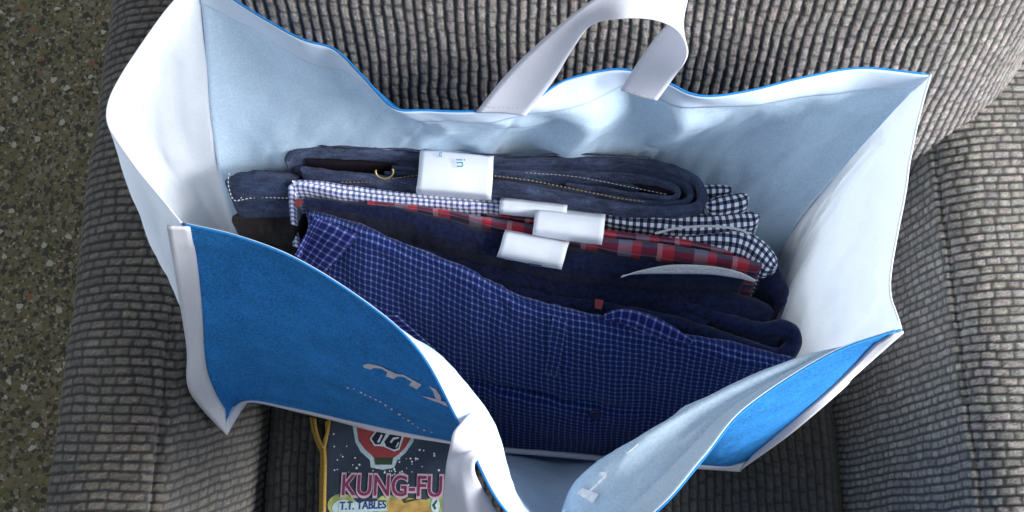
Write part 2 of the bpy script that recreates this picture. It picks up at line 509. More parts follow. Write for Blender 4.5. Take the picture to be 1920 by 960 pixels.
# backrest: raked face, rounded towards the right armrest; rows run across, loops run up
RAKE = 0.35
def back_plan():
    pts = [(-0.247, 0.42), (-0.245, 0.33), (-0.232, 0.293), (-0.20, 0.28), (-0.1, 0.278), (0.1, 0.279), (0.28, 0.276), (0.335, 0.279), (0.385, 0.298), (0.425, 0.335), (0.45, 0.385), (0.46, 0.45)]
    return arcsample(np.array([(x, y, 0) for x, y in pts]), 500)
bd, bq = back_plan()
def S_back(a, b):
    x = np.interp(b, bq, bd[:, 0]); y = np.interp(b, bq, bd[:, 1])
    z = -0.03 + a * math.cos(math.atan(RAKE))
    y = y + RAKE * (z) + 0.10 * np.clip(z - 0.40, 0, 1) ** 1.0 * 4 * np.clip(z - 0.40, 0, 1)
    y = y + 0.012 * vnoise(x * 6, z * 7, 6) - 0.010 * np.sin(np.clip(z, 0, .6) / .6 * math.pi)
    x = x + np.clip(x - 0.2, 0, 1) * 0.12 * z
    return np.stack([x, y, z], -1)
weave("backrest", lambda a, b: S_back(a, bq[-1] - b), 0.56, bq[-1], sofa, 0.0077, 0.0122, 0.0015, (0.41, 0.365, 0.335), seed=3, gap_b=0.26, gap_a=0.09, cross=0.8)
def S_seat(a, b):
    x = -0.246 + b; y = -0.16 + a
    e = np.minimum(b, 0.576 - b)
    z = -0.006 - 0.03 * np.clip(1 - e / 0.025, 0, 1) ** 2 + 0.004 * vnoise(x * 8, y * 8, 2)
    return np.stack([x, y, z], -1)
weave("seat_cushion", lambda a, b: S_seat(a, 0.576 - b), 0.52, 0.576, sofa, 0.0083, 0.014, 0.0018, (0.10, 0.093, 0.080), seed=4, gap_b=0.26)  # same fabric as the arms, tint darkened to carry the bag's shadow
# plain carcass under the cushions
def box(name, lo, hi, mat, parent):
    x0, y0, z0 = lo; x1, y1, z1 = hi
    v = [(x0, y0, z0), (x1, y0, z0), (x1, y1, z0), (x0, y1, z0), (x0, y0, z1), (x1, y0, z1), (x1, y1, z1), (x0, y1, z1)]
    f = [(3, 2, 1, 0), (4, 5, 6, 7), (0, 1, 5, 4), (1, 2, 6, 5), (2, 3, 7, 6), (3, 0, 4, 7)]
    return obj(name, v, f, mat, parent, smooth=False)
M_FRAME = simple("dark_lining_cloth", (0.03, 0.028, 0.026), 0.95)
box("base", (-0.385, -0.12, -0.42), (0.515, 0.70, -0.05), M_FRAME, sofa)

# ------------------------------------------------------------------ the shopping bag
bag = thing("shopping_bag", (0.0, 0.19, 0.0), "open blue and white cloth shopping bag full of folded clothes on the sofa seat", "shopping bag")

def panel(rows, ns, nt):
    """rows: list (bottom to rim) of lists of points; returns smooth grid [nt, ns, 3]"""
    R = np.array([catmull(np.array(r), ns) for r in rows])
    return catmull(R, nt)

def mixrow(a, b, w, bulge=None):
    o = a * (1 - w) + b * w
    if bulge is not None: o = o + bulge
    return o

# front panel
f_rim = PL((342, 420, .360), (440, 443, .360), (560, 490, .360), (700, 580, .362), (790, 665, .364), (862, 797, .358), (950, 960, .345), (1090, 1050, .32),
           (1230, 960, .348), (1320, 858, .357), (1400, 765, .361), (1560, 664, .361), (1690, 617, .360))
f_ridge = PL((355, 475, .310), (447, 500, .308), (568, 548, .308), (705, 622, .318), (812, 676, .337), (905, 768, .330), (962, 915, .312), (1035, 985, .285),
             (1078, 898, .309), (1180, 820, .330), (1310, 757, .339), (1490, 688, .341), (1660, 641, .318))
f_bot = PL((428, 800, .088), (455, 757, .070), (545, 768, .040), (655, 790, .020), (750, 812, .010), (850, 828, .006), (950, 842, .006), (1050, 852, .006),
           (1140, 860, .006), (1230, 866, .006), (1310, 871, .006), (1362, 876, .006), (1388, 872, .006))
f_m2 = mixrow(f_bot, f_ridge, 0.68, np.array([0, -0.006, 0]))
f_m1 = mixrow(f_bot, f_ridge, 0.34, np.array([0, -0.004, 0]))
for row, l, r in ((f_m2, (367, 574, .245), (1588, 706, .22)), (f_m1, (379, 700, .155), (1490, 787, .11))):
    row[0] = P(*l); row[-1] = P(*r)
f_m2[7] += (0, -0.012, 0.0); f_m1[7] += (0, -0.004, 0.0)
f_m3 = mixrow(f_ridge, f_rim, 0.5)
f_m3[4:7] += (0.004, 0.002, 0.004)
NS, NT = 150, 84
VF = panel([f_bot, f_m1, f_m2, f_ridge, f_m3, f_rim], NS, NT)
def wrinkle(V, amp, k, sx=9, sy=4, hold=True):
    r, c, _ = V.shape
    S_, T_ = np.meshgrid(np.linspace(0, 1, c), np.linspace(0, 1, r))
    n = vnoise(S_ * sx + k, T_ * sy + k * 2, k % 8) + 0.45 * vnoise(S_ * sx * 2.3 + 5, T_ * sy * 2.1, (k + 3) % 8) + 0.18 * vnoise(S_ * sx * 5 + 2, T_ * sy * 4.4, (k + 5) % 8)
    for q, (fx, fy, am) in enumerate(((1.7, 1.5, 0.20), (3.1, 3.6, 0.10))):
        r1 = vnoise(S_ * sx * fx + 7 * q + k, T_ * sy * fy + S_ * 3 + k, (k + q) % 8)
        n = n - am * np.clip(1 - np.abs(r1) / 0.06, 0, 1) * (0.4 + 1.2 * np.clip(vnoise(S_ * sx + 9, T_ * sy + 4, (k + 6) % 8) + 0.2, 0, 1))
    m = np.ones_like(n)
    if hold: m = np.clip(np.minimum(S_, 1 - S_) / 0.08, 0, 1) * np.clip((1 - T_) / 0.3, 0.12, 1) * np.clip(T_ / 0.08, 0, 1)
    return V + grid_normals(V) * (n * amp * m)[..., None]
VF = wrinkle(VF, 0.006, 1)
front = shell("front_panel", VF, 0.0012, [M_BLUE, M_PALE, M_RIM], bag)

# back panel
b_rim = PL((372, -50, .375), (440, 0, .37), (560, 70, .367), (625, 92, .365), (680, 142, .362), (738, 200, .358), (800, 206, .357), (890, 207, .357), (985, 195, .358), (1060, 150, .360),
           (1160, 131, .362), (1240, 150, .362), (1310, 180, .360), (1400, 170, .360), (1500, 145, .361), (1610, 127, .361), (1745, 140, .360))
nb_ = len(b_rim)
xs_b = np.linspace(-0.252, 0.268, nb_)
def backrow(y, z, wav):
    r = np.stack([xs_b, np.full(nb_, y), np.full(nb_, z)], 1)
    for i in range(nb_): r[i, 1] += wav[i % len(wav)] * 0.004
    return r
b_bot = backrow(0.266, .006, [0]); b_bot[:, 1] += np.linspace(-0.006, 0.015, nb_)
b_m1 = backrow(0.300, .13, [0, .3, -.2, .2])
b_m2 = backrow(0.327, .225, [0, .6, 1, .3, -1, -.6, .3, -.8, .9, -1.4])
b_m3 = mixrow(b_m2, b_rim, 0.55)
for row, l, r in ((b_m3, (384, 75, .325), (1692, 192, .325)), (b_m2, (396, 230, .245), (1585, 310, .245)), (b_m1, (430, 400, .145), (1490, 425, .14))):
    row[0] = P(*l); row[-1] = P(*r)
    d0 = row[0, 0] + 0.252; d1 = row[-1, 0] - 0.268
    w = np.linspace(0, 1, nb_)
    row[1:-1, 0] += (d0 * (1 - w) + d1 * w)[1:-1]
    row[1, 1] = 0.55 * row[0, 1] + 0.45 * row[1, 1]; row[-2, 1] = 0.55 * row[-1, 1] + 0.45 * row[-2, 1]
b_m3[7:13, 1] += np.array([0.000, 0.004, -0.010, 0.006, -0.012, 0.004])
b_bot[0] = P(500, 560, .006); b_bot[-1] = P(1450, 520, .006)
VB = panel([b_bot, b_m1, b_m2, b_m3, b_rim], 170, 72)
VB = wrinkle(VB, 0.011, 2, 11, 4)
back = shell("back_panel", VB, 0.0012, [M_PALE, M_BLUE, M_RIM], bag)

# side gussets: from the back corner to the front seam
def gusset(back_col, front_col, inner_rows, ns, nt, k):
    rows = []
    for i in range(len(inner_rows)):
        rows.append(np.concatenate([[back_col[i]], PL(*inner_rows[i]), [front_col[i]]]))
    V = panel(rows, ns, nt)
    return wrinkle(V, 0.010, k, 5, 3)
def col_at(V, zs, j):
    c = V[:, j]
    out = []
    for z in zs:
        i = np.argmin(abs(c[:, 2] - z)); out.append(c[i])
    out[0] = c[0]; out[-1] = c[-1]
    return out
zs = [.006, .12, .23, .31, .36]
lg = gusset(col_at(VB, zs, 0), col_at(VF, [.006, .155, .245, .31, .36], 0),
            [[(508, 610, .008), (500, 680, .02), (470, 745, .06)],
             [(398, 440, .12), (368, 520, .125), (362, 630, .14)],
             [(290, 270, .23), (266, 350, .235), (292, 490, .245)],
             [(280, 150, .31), (230, 262, .315), (258, 385, .31)],
             [(293, 42, .372), (203, 195, .366), (238, 292, .362)]], 60, 60, 3)
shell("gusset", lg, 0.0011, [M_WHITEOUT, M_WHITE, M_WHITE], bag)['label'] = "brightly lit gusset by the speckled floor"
rg = gusset(col_at(VB, zs, -1), col_at(VF, zs, -1),
            [[(1440, 600, .006), (1430, 680, .006), (1415, 780, .006)],
             [(1492, 480, .12), (1484, 550, .12), (1490, 660, .12)],
             [(1575, 360, .23), (1562, 460, .23), (1568, 575, .23)],
             [(1655, 275, .31), (1642, 400, .31), (1632, 540, .31)],
             [(1713, 262, .36), (1690, 400, .36), (1669, 535, .36)]], 60, 60, 4)
shell("gusset", rg, 0.0011, [M_WHITE, M_WHITEOUT, M_WHITE], bag)['label'] = "shaded gusset by the right armrest"

# bottom
kb = 40
bf = catmull(VF[0], kb); bb = catmull(VB[0], kb)
VBOT = np.array([mixrow(bf, bb, w) for w in np.linspace(0, 1, 12)])
shell("bottom_panel", VBOT, 0.0012, [M_PALE, M_BLUE, M_RIM], bag)

# hems: a doubled strip inside the rim of the big panels
M_HEM2 = nonwoven("pale_doubled_hem", (0.70, 0.83, 0.97), 0.20, (0.6, 0.8, 1.0), 0.08)
def hem(V, sign, t0, name, parent, mat=None):
    n = V.shape[0]; i0 = int(n * t0)
    H = V[i0:] + grid_normals(V)[i0:] * sign * 0.0011
    return shell(name, H, 0.0007, [mat or M_HEM] * 3, parent)
hem(VF, -1, 0.90, "hem", front, M_HEM2)
hem(VB, +1, 0.875, "hem", back)
# blue edge along the rims
def edge(V, name, mat, parent, rad=0.0009):
    tube(name, V[-1][::4], rad, mat, parent, 6, n=220)
edge(VF, "rim_edge", M_RIM, front)
edge(VB, "rim_edge", M_RIM, back)
edge(lg, "rim_edge", M_WHITE, bag, 0.0007)
edge(rg, "rim_edge", M_WHITE, bag, 0.0007)

# white seam binding round the front panel: left seam, bottom seam, right seam
def ribbon(name, A, B, th, mats, parent=None, n=80, across=5, curl=0.0, crease=None):
    a, _ = arcsample(np.array(A), n); b, _ = arcsample(np.array(B), n)
    V = np.array([mixrow(a, b, w) for w in np.linspace(0, 1, across)])
    if curl:
        N = grid_normals(V)
        w = np.sin(np.linspace(0, 1, across) * math.pi)[:, None, None]
        if crease:
            l = np.linspace(0, 1, across); w = np.minimum(l / crease, (1 - l) / (1 - crease))[:, None, None] * np.clip(np.linspace(0, 1, n) / 0.22, 0.0, 1)[None, :, None]
        V = V + N * w * curl
    return shell(name, V, th, mats, parent)
ribbon("seam_binding", PL((313, 424, .362), (336, 559, .255), (351, 655, .18), (352, 722, .142), (378, 765, .115), (425, 815, .086)),
       (VF + grid_normals(VF) * 0.0012)[::-1, 2][::6], 0.0016, M_TRIM, front)
ribbon("seam_binding", PL((425, 815, .086), (448, 776, .078), (468, 753, .070), (560, 772, .036), (660, 797, .018), (740, 823, .008), (860, 840, .006), (950, 852, .006)),
       (VF + grid_normals(VF) * 0.0012)[2, :80:6], 0.0016, M_TRIM, front)
ribbon("seam_binding", PL((1694, 622, .362), (1600, 706, .23), (1580, 728, .20), (1480, 815, .10), (1388, 882, .010)),
       (VF + grid_normals(VF) * 0.0012)[::-1, -3][::6], 0.0016, M_TRIM, front)
ribbon("seam_binding", PL((1388, 884, .008), (1320, 879, .006), (1200, 872, .006), (1060, 864, .006), (950, 852, .006)),
       (VF + grid_normals(VF) * 0.0012)[2, :78:-6], 0.0016, M_TRIM, front)
# inside seam where front panel and bottom meet
tube("inner_seam", PL((900, 842, .052), (960, 845, .054), (1040, 851, .054), (1130, 860, .052), (1200, 868, .050)), 0.0030, M_TRIM, bag, 8)

# handles
HST = []
hb_ = thing  # (names below are parts)
ribbon("handle", PL((893, 211, .357), (950, 140, .40), (1018, 75, .44), (1085, 20, .472), (1158, -28, .488), (1235, -34, .488), (1286, -4, .472), (1268, 32, .448), (1236, 62, .42), (1197, 115, .388), (1164, 168, .358)),
       PL((985, 217, .353), (1037, 152, .40), (1075, 90, .44), (1108, 48, .465), (1165, 35, .478), (1228, 38, .474), (1270, 58, .463), (1288, 92, .443), (1283, 118, .418), (1262, 147, .388), (1232, 187, .354)),
       0.0014, [M_STRAP] * 3, bag, n=140, across=9, curl=0.0015)['label'] = "upright back handle"
ribbon("handle", PL((880, 775, .354), (866, 792, .366), (850, 812, .369), (843, 842, .360), (836, 890, .337), (830, 965, .30), (838, 1030, .25), (890, 1120, .18), (1000, 1160, .16), (1120, 1120, .2), (1160, 1060, .30)),
       PL((936, 842, .332), (914, 852, .352), (892, 864, .368), (890, 884, .366), (905, 916, .345), (940, 975, .305), (970, 1030, .26), (990, 1070, .21), (1020, 1090, .19), (1060, 1070, .23), (1090, 1040, .318)),
       0.0014, [M_STRAP] * 3, bag, n=140, across=13, curl=0.008, crease=0.68)['label'] = "front handle hanging outwards"

for pts in ([(905, 203, .3645), (948, 205, .364), (990, 208, .3625)], [(1180, 160, .3645), (1210, 166, .3645), (1240, 174, .3615)], [(1170, 172, .359), (1200, 180, .358), (1230, 186, .3565)]):
    HST.append(pts)
# print on the bag
def bvh_of(V, out=0.0):
    r, c, _ = V.shape
    W = V + grid_normals(V) * out
    f = grid_faces(r, c)
    return BVHTree.FromPolygons([Vector(p) for p in W.reshape(-1, 3)], [tuple(int(i) for i in q) for q in f])
def print_on(name, polys, V, out, mat, parent, kind=None):
    """flat print laid on the cloth: outlines given where the photograph shows them, dropped on to the cloth surface"""
    tree = bvh_of(V, out)
    vs, fs = [], []
    for poly in polys:
        q = []
        for (u, v) in poly:
            d = P(u, v, 0.0) - np.array([0, 0, CAM_Z])
            h = tree.ray_cast(Vector((0, 0, CAM_Z)), Vector(d).normalized())
            if h[0] is None: continue
            q.append(h[0])
        if len(q) < 3: continue
        b0 = len(vs); vs += [tuple(x) for x in q]
        cpt = sum((Vector(x) for x in q), Vector()) / len(q)
        fs.append(tuple(range(b0, b0 + len(q))))
    if not fs: return None
    o = obj(name, vs, fs, mat, parent, smooth=False)
    if kind: o['kind'] = kind
    return o
def z2(pts, ox, oy, s):  # coordinates measured in an enlarged view
    return [(ox + x / s, oy + y / s) for x, y in pts]
m_glyph = [[(195, 215), (240, 200), (300, 212), (290, 240), (262, 255), (205, 238)],
           [(300, 212), (360, 228), (420, 258), (412, 278), (360, 245), (290, 240)],
           [(420, 258), (500, 295), (505, 315), (470, 340), (402, 315), (412, 285)],
           [(500, 295), (560, 302), (640, 345), (630, 362), (560, 320), (505, 315)],
           [(640, 345), (722, 390), (680, 432), (610, 395), (630, 365)]]
y_glyph = [[(788, 402), (850, 430), (892, 490), (900, 540), (850, 520), (825, 450)],
           [(722, 490), (780, 500), (850, 520), (900, 540), (860, 548), (790, 522)],
           [(900, 535), (935, 545), (962, 590), (935, 580), (860, 546)]]
print_on("lettering", [z2(p, 640, 640, 4.8) for p in m_glyph + y_glyph], VF, 0.0013, M_INK, front)
dots = [(58, 418, 13, 8), (115, 428, 10, 5), (178, 460, 14, 10), (215, 482, 10, 8), (262, 500, 12, 6), (310, 525, 14, 9), (352, 545, 12, 10), (398, 575, 13, 11), (452, 610, 12, 9), (523, 658, 16, 10), (560, 690, 9, 5),
        (605, 712, 15, 9), (642, 742, 11, 7), (690, 775, 12, 6), (745, 800, 14, 8), (810, 818, 12, 5)]
tl = []
for (x, y, a, b_) in dots:
    tl.append(z2([(x - a, y - b_), (x + a * .6, y - b_ * .6), (x + a, y + b_ * .7), (x - a * .5, y + b_)], 640, 640, 4.8))
print_on("tagline", tl, VF, 0.0013, M_INK, front, 'stuff')
ghost = [[(1350, 790), (1400, 740), (1545, 800), (1495, 880)], [(1460, 765), (1590, 640), (1545, 625), (1560, 600), (1625, 600), (1618, 640), (1485, 772)],
         [(1785, 425), (1830, 405), (1905, 340), (1910, 355), (1850, 410), (1800, 440)], [(1225, 945), (1275, 925), (1240, 960), (1215, 960)]]
print_on("faint_lettering", [z2(p, 800, 760, 4.8) for p in ghost], VF, -0.0028, M_GHOST, front)

# ------------------------------------------------------------------ the clothes
DOWN = np.array([0, -0.30, -1.0]); DOWN /= np.linalg.norm(DOWN)
def fold(name, pts, widths, drop, mat, parent, n=90, k=0, wr=0.0012, label=None, ends=True, uvs=(0.0, 0.0)):
    """a folded layer standing on edge: rounded fold on top, cloth hanging down both sides"""
    pts = np.array([P(*p) for p in pts])
    path, q = arcsample(pts, n)
    w = np.interp(np.linspace(0, 1, n), np.linspace(0, 1, len(widths)), widths)
    if ends:
        e = np.minimum(q, q[-1] - q)
        w = w * np.sqrt(np.clip(1 - (1 - np.clip(e / (w + 1e-6), 0, 1)) ** 2, 0.02, 1))
    T = np.gradient(path, axis=0); T /= np.linalg.norm(T, axis=1, keepdims=True)
    S = np.cross(T, DOWN); S /= np.linalg.norm(S, axis=1, keepdims=True)
    D = np.broadcast_to(DOWN, S.shape)
    ang = np.linspace(-math.pi / 2, math.pi / 2, 11)
    nd = 12
    downs = np.linspace(1, 0, nd, endpoint=False)
    rows, vv = [], []
    for f in downs:
        rows.append(path - S * w[:, None] + D * (w[:, None] + f * drop)); vv.append(-f * drop)
    for a in ang:
        rows.append(path + S * (np.sin(a) * w)[:, None] + D * (w * (1 - np.cos(a)))[:, None]); vv.append((a + math.pi / 2) * np.mean(widths))
    for f in downs[::-1]:
        rows.append(path + S * w[:, None] + D * (w[:, None] + f * drop)); vv.append(math.pi * np.mean(widths) + f * drop)
    V = np.array(rows)
    r, c, _ = V.shape
    Nn = grid_normals(V)
    I, J = np.meshgrid(np.arange(r) / r, q, indexing='ij')
    hl = np.array([np.linalg.norm(x) for x in V.reshape(-1, 3)])
    nz = vnoise(J * 42 + k, I * 6 + k, k % 8) + 0.6 * vnoise(J * 110 + k, I * 13, (k + 1) % 8) + 0.45 * vnoise(J * 260, I * 30 + k, (k + 2) % 8)
    V = V + Nn * (nz * wr)[..., None]
    uv = np.stack(np.broadcast_arrays(q[None, :] + uvs[0], np.array(vv)[:, None] + uvs[1]), -1).reshape(-1, 2)
    fc = grid_faces(r, c)
    idx = np.arange(r * c).reshape(r, c)
    caps = []
    for j, fl_ in ((0, False), (c - 1, True)):
        col = idx[:, j]
        h = r // 2
        for i in range(h):
            a_, b_, c_, d_ = col[i], col[i + 1], col[r - 2 - i], col[r - 1 - i]
            if len({a_, b_, c_, d_}) == 4 and i + 1 < r - 2 - i:
                caps.append((a_, b_, c_, d_) if fl_ else (d_, c_, b_, a_))
    faces = np.concatenate([fc, np.array(caps, int)]) if caps else fc
    o = obj(name, V.reshape(-1, 3), faces, mat, parent, uv=uv)
    if label: o['label'] = label
    return o

def stitches(name, pts, mat, parent, lift=0.0015, ln=0.0022, gap=0.0012, rad=0.00042):
    """a row of single thread stitches, joined into one part"""
    path, q = arcsample(PL(*pts), 400)
    path = path + np.array([0, 0, lift])
    vs, fs = [], []
    s = 0.0
    while s + ln < q[-1]:
        a = np.array([np.interp(s, q, path[:, i]) for i in range(3)]); c = np.array([np.interp(s + ln, q, path[:, i]) for i in range(3)])
        t = (c - a) / np.linalg.norm(c - a); sd = np.cross(t, (0, 0, 1)); sd /= np.linalg.norm(sd); up = np.cross(sd, t)
        b0 = len(vs)
        m = (a + c) / 2 + up * rad
        for pnt, rr in ((a, 0.5), (m, 1.0), (c, 0.5)):
            for kx in range(5):
                an = kx / 5 * 2 * math.pi
                vs.append(pnt + (sd * math.cos(an) + up * math.sin(an)) * rad * rr)
        for rr in range(2):
            for kx in range(5):
                fs.append((b0 + rr * 5 + kx, b0 + rr * 5 + (kx + 1) % 5, b0 + rr * 5 + 5 + (kx + 1) % 5, b0 + rr * 5 + 5 + kx))
        s += ln + gap
    o = obj(name, vs, fs, mat, parent)
    o['kind'] = 'stuff'
    return o

# slate jeans at the back
j1 = thing("folded_jeans", P(920, 330, .12), "faded slate blue jeans with gold seams folded against the bag's back wall", "jeans")
fold("outer_layer", [(536, 300, .226), (552, 282, .231), (630, 279, .234), (780, 287, .234), (920, 297, .234), (1100, 297, .234), (1220, 303, .233), (1294, 326, .231), (1316, 356, .229), (1302, 383, .227), (1230, 390, .226), (1120, 374, .229), (1000, 352, .231), (925, 341, .232), (800, 338, .231), (700, 330, .229), (620, 322, .227), (564, 314, .224)],
     [0.0024, 0.0025, 0.0030, 0.0032, 0.0032, 0.0034, 0.0040, 0.0042, 0.0040, 0.0036, 0.0034, 0.0032, 0.0030], 0.16, M_DENIM, j1, n=260, k=1, wr=0.0020)
fold("leg_layer", [(745, 301, .2285), (830, 306, .230), (930, 309, .231), (1080, 309, .231), (1200, 315, .230), (1276, 335, .2285), (1296, 359, .227), (1276, 377, .2255), (1190, 375, .226), (1080, 357, .228), (960, 341, .229)],
     [0.0022, 0.0024, 0.0026, 0.0026, 0.0024, 0.0024], 0.15, M_DENIM2, j1, n=240, k=2, wr=0.0014)
fold("leg_layer", [(735, 311, .227), (820, 316, .2285), (940, 319, .2295), (1080, 321, .229), (1190, 328, .228), (1256, 343, .227), (1272, 360, .2255), (1252, 369, .2245), (1170, 358, .226), (1060, 343, .2275)],
     [0.0022, 0.0025, 0.0026, 0.0024, 0.0020], 0.15, M_DENIM, j1, n=240, k=5, wr=0.0014)
fold("leg_layer", [(720, 322, .227), (820, 326, .228), (930, 329, .228), (1040, 332, .227), (1130, 340, .225), (1200, 350, .221)], [0.0022, 0.0030, 0.0028, 0.0015], 0.12, M_DENIM2, j1, n=150, k=4, wr=0.0012)
fold("gap_shade", [(572, 297, .224), (620, 299, .226), (690, 304, .227), (740, 308, .226)], [0.0030, 0.0034, 0.0026, 0.0008], 0.1, M_GAPSHADE, j1, n=60, k=3, wr=0.001)  # dark fold added to paint the shade in the gap between layers
fold("gap_shade", [(1190, 345, .2225), (1230, 352, .2225), (1266, 361, .2215)], [0.0006, 0.0024, 0.0034, 0.0010], 0.1, M_GAPSHADE, j1, n=50, k=3, wr=0.001)  # another added dark fold, for the shade inside the looped end
tube("side_seam", PL((930, 347, .2285), (1000, 357, .229), (1100, 376, .2275), (1180, 388, .2245), (1240, 396, .220)), 0.0011, M_DENIM, j1, 6)
tube("side_seam", PL((600, 273, .2325), (700, 277, .2345), (780, 281, .2355), (920, 290, .2365), (1100, 289, .2365), (1220, 296, .235)), 0.0010, M_DENIM, j1, 6)
fold("waistband", [(640, 349, .214), (720, 352, .218), (800, 355, .22), (920, 356, .22), (1030, 370, .217), (1130, 385, .213), (1235, 398, .208)], [0.004, 0.0062, 0.0066, 0.006, 0.005], 0.13, M_DENIM, j1, n=140, k=5, wr=0.0016)
stitches("stitching", [(640, 343, .2205), (700, 342, .2245), (760, 333, .2325), (790, 330, .2345)], M_STITCH, j1)
stitches("stitching", [(926, 331, .2335), (1000, 341, .2325), (1100, 361, .231), (1160, 373, .2295), (1212, 380, .228)], M_STITCH, j1, rad=0.0006)
stitches("stitching", [(985, 325, .2275), (1080, 333, .226), (1180, 352, .2235), (1250, 366, .2215)], M_PALETHREAD, j1)
for pts in HST: stitches("stitching", pts, M_PALETHREAD, bag, lift=0.0012, rad=0.0003)
# brass button ring
a_ = np.linspace(math.radians(165), math.radians(385), 14)
cb = P(721, 322, .2345)
tube("button", [cb + np.array([0.0072 * math.cos(t), 0.0048 * math.sin(t), 0.003 * math.sin(t)]) for t in a_], 0.0008, M_BRASS, j1, 6)

# dark jeans at the left end
j2 = thing("folded_jeans", P(480, 360, .12), "dark blue jeans with a pale stitched hem beside the bright gusset", "jeans")
fold("outer_layer", [(424, 334, .212), (470, 330, .218), (520, 330, .218), (560, 334, .215)], [0.012, 0.0125, 0.0125, 0.011], 0.15, M_DENIM2, j2, n=90, k=2, wr=0.002)
fold("leg_layer", [(436, 374, .2), (480, 368, .203), (560, 368, .203)], [0.010, 0.011, 0.011], 0.14, M_DENIM2, j2, n=70, k=3, wr=0.002)
stitches("stitching", [(431, 325, .2165), (429, 345, .213), (436, 372, .207), (446, 378, .205), (460, 366, .2075)], M_PALETHREAD, j2, rad=0.0006)
stitches("stitching", [(446, 378, .2055), (480, 372, .2065), (545, 373, .2065)], M_PALETHREAD, j2, rad=0.0006)
j3 = thing("folded_trousers", P(490, 430, .1), "dark brown trousers wedged low between dark jeans and blue bag front", "trousers")
fold("outer_layer", [(436, 408, .188), (490, 402, .19), (570, 404, .19)], [0.012, 0.0135, 0.0135], 0.15, M_BROWN, j3, n=80, k=5, wr=0.0025)
fold("leg_layer", [(446, 452, .165), (500, 450, .168), (580, 452, .168)], [0.011, 0.013, 0.013], 0.13, M_BROWN, j3, n=80, k=6, wr=0.0025)

# blue and white micro check shirt
s1 = thing("folded_shirt", P(700, 370, .1), "blue and white micro check shirt showing as a thin striped edge before the jeans", "shirt")
fold("front_fold", [(556, 470, .165), (550, 410, .195), (547, 362, .218), (549, 346, .222), (575, 345, .224), (640, 358, .225), (740, 371, .225), (850, 378, .225), (935, 386, .224), (1010, 393, .221)], [0.0030, 0.0034, 0.0032, 0.003, 0.003], 0.15, M_MICRO, s1, n=220, k=1, wr=0.0008, uvs=(0, 0.001))
fold("back_fold", [(548, 338, .222), (600, 341, .223), (660, 350, .223), (760, 362, .222), (880, 371, .221), (990, 380, .218)], [0.0022, 0.002, 0.002], 0.12, M_MICRO, s1, n=150, k=2, wr=0.0008)
t1 = obj("size_tag", *(lambda A: (A, [(0, 1, 2, 3), (4, 7, 6, 5), (0, 4, 5, 1), (1, 5, 6, 2), (2, 6, 7, 3), (3, 7, 4, 0)]))(
    np.concatenate([PL((553, 374, .222), (567, 372, .222), (567, 386, .222), (552, 388, .222)), PL((553, 374, .220), (567, 372, .220), (567, 386, .220), (552, 388, .220))])), M_RED, s1, smooth=False)

# black and white gingham shirt
s2 = thing("folded_shirt", P(1320, 420, .1), "black and white gingham shirt fanned out behind the red plaid", "shirt")
fold("back_fold", [(1010, 396, .212), (1100, 399, .216), (1200, 405, .218), (1300, 409, .22), (1360, 407, .22), (1424, 402, .216)], [0.003, 0.005, 0.008, 0.0095, 0.010, 0.008], 0.15, M_GING, s2, n=130, k=3, wr=0.0014, uvs=(0, .002))
fold("collar", [(1322, 382, .222), (1350, 376, .226), (1385, 370, .227), (1402, 364, .224)], [0.007, 0.009, 0.009, 0.007], 0.10, M_GING, s2, n=60, k=4, wr=0.0014)
fold("collar", [(1296, 360, .214), (1330, 352, .216), (1372, 352, .214)], [0.006, 0.008, 0.005], 0.10, M_GING, s2, n=60, k=6, wr=0.0014)
fold("front_fold", [(1200, 440, .206), (1260, 440, .211), (1330, 437, .215), (1390, 444, .216), (1430, 466, .213), (1458, 500, .205)], [0.004, 0.009, 0.013, 0.015, 0.014, 0.010], 0.16, M_GING, s2, n=120, k=5, wr=0.0014)
fold("side_fold", [(1400, 470, .2), (1440, 490, .203), (1462, 530, .195), (1466, 575, .18)], [0.012, 0.012, 0.009, 0.006], 0.15, M_NAVY, s2, n=70, k=3, wr=0.002)
tube("piping", PL((1228, 438, .2185), (1270, 428, .2225), (1330, 424, .229), (1385, 430, .231), (1405, 440, .230)), 0.0011, M_TAPE, s2, 6)

# red plaid shirt
s3 = thing("folded_shirt", P(1100, 450, .1), "red and navy plaid shirt folded thin behind the navy shirt", "shirt")
fold("front_fold", [(690, 378, .225), (715, 380, .226), (760, 384, .226), (830, 394, .2255), (900, 408, .224), (1000, 426, .222), (1140, 450, .222), (1250, 464, .222), (1350, 480, .220), (1428, 497, .216)], [0.0008, 0.0010, 0.0016, 0.0036, 0.005, 0.0044, 0.0056, 0.0062, 0.0058, 0.004], 0.16, M_PLAID, s3, n=220, k=1, wr=0.0012, uvs=(0.004, 0.006))
fold("back_fold", [(900, 397, .217), (1000, 412, .219), (1150, 436, .219), (1280, 452, .217), (1380, 472, .213)], [0.002, 0.003, 0.004, 0.004, 0.003], 0.13, M_PLAID, s3, n=130, k=3, wr=0.0012, uvs=(0.02, 0.001))

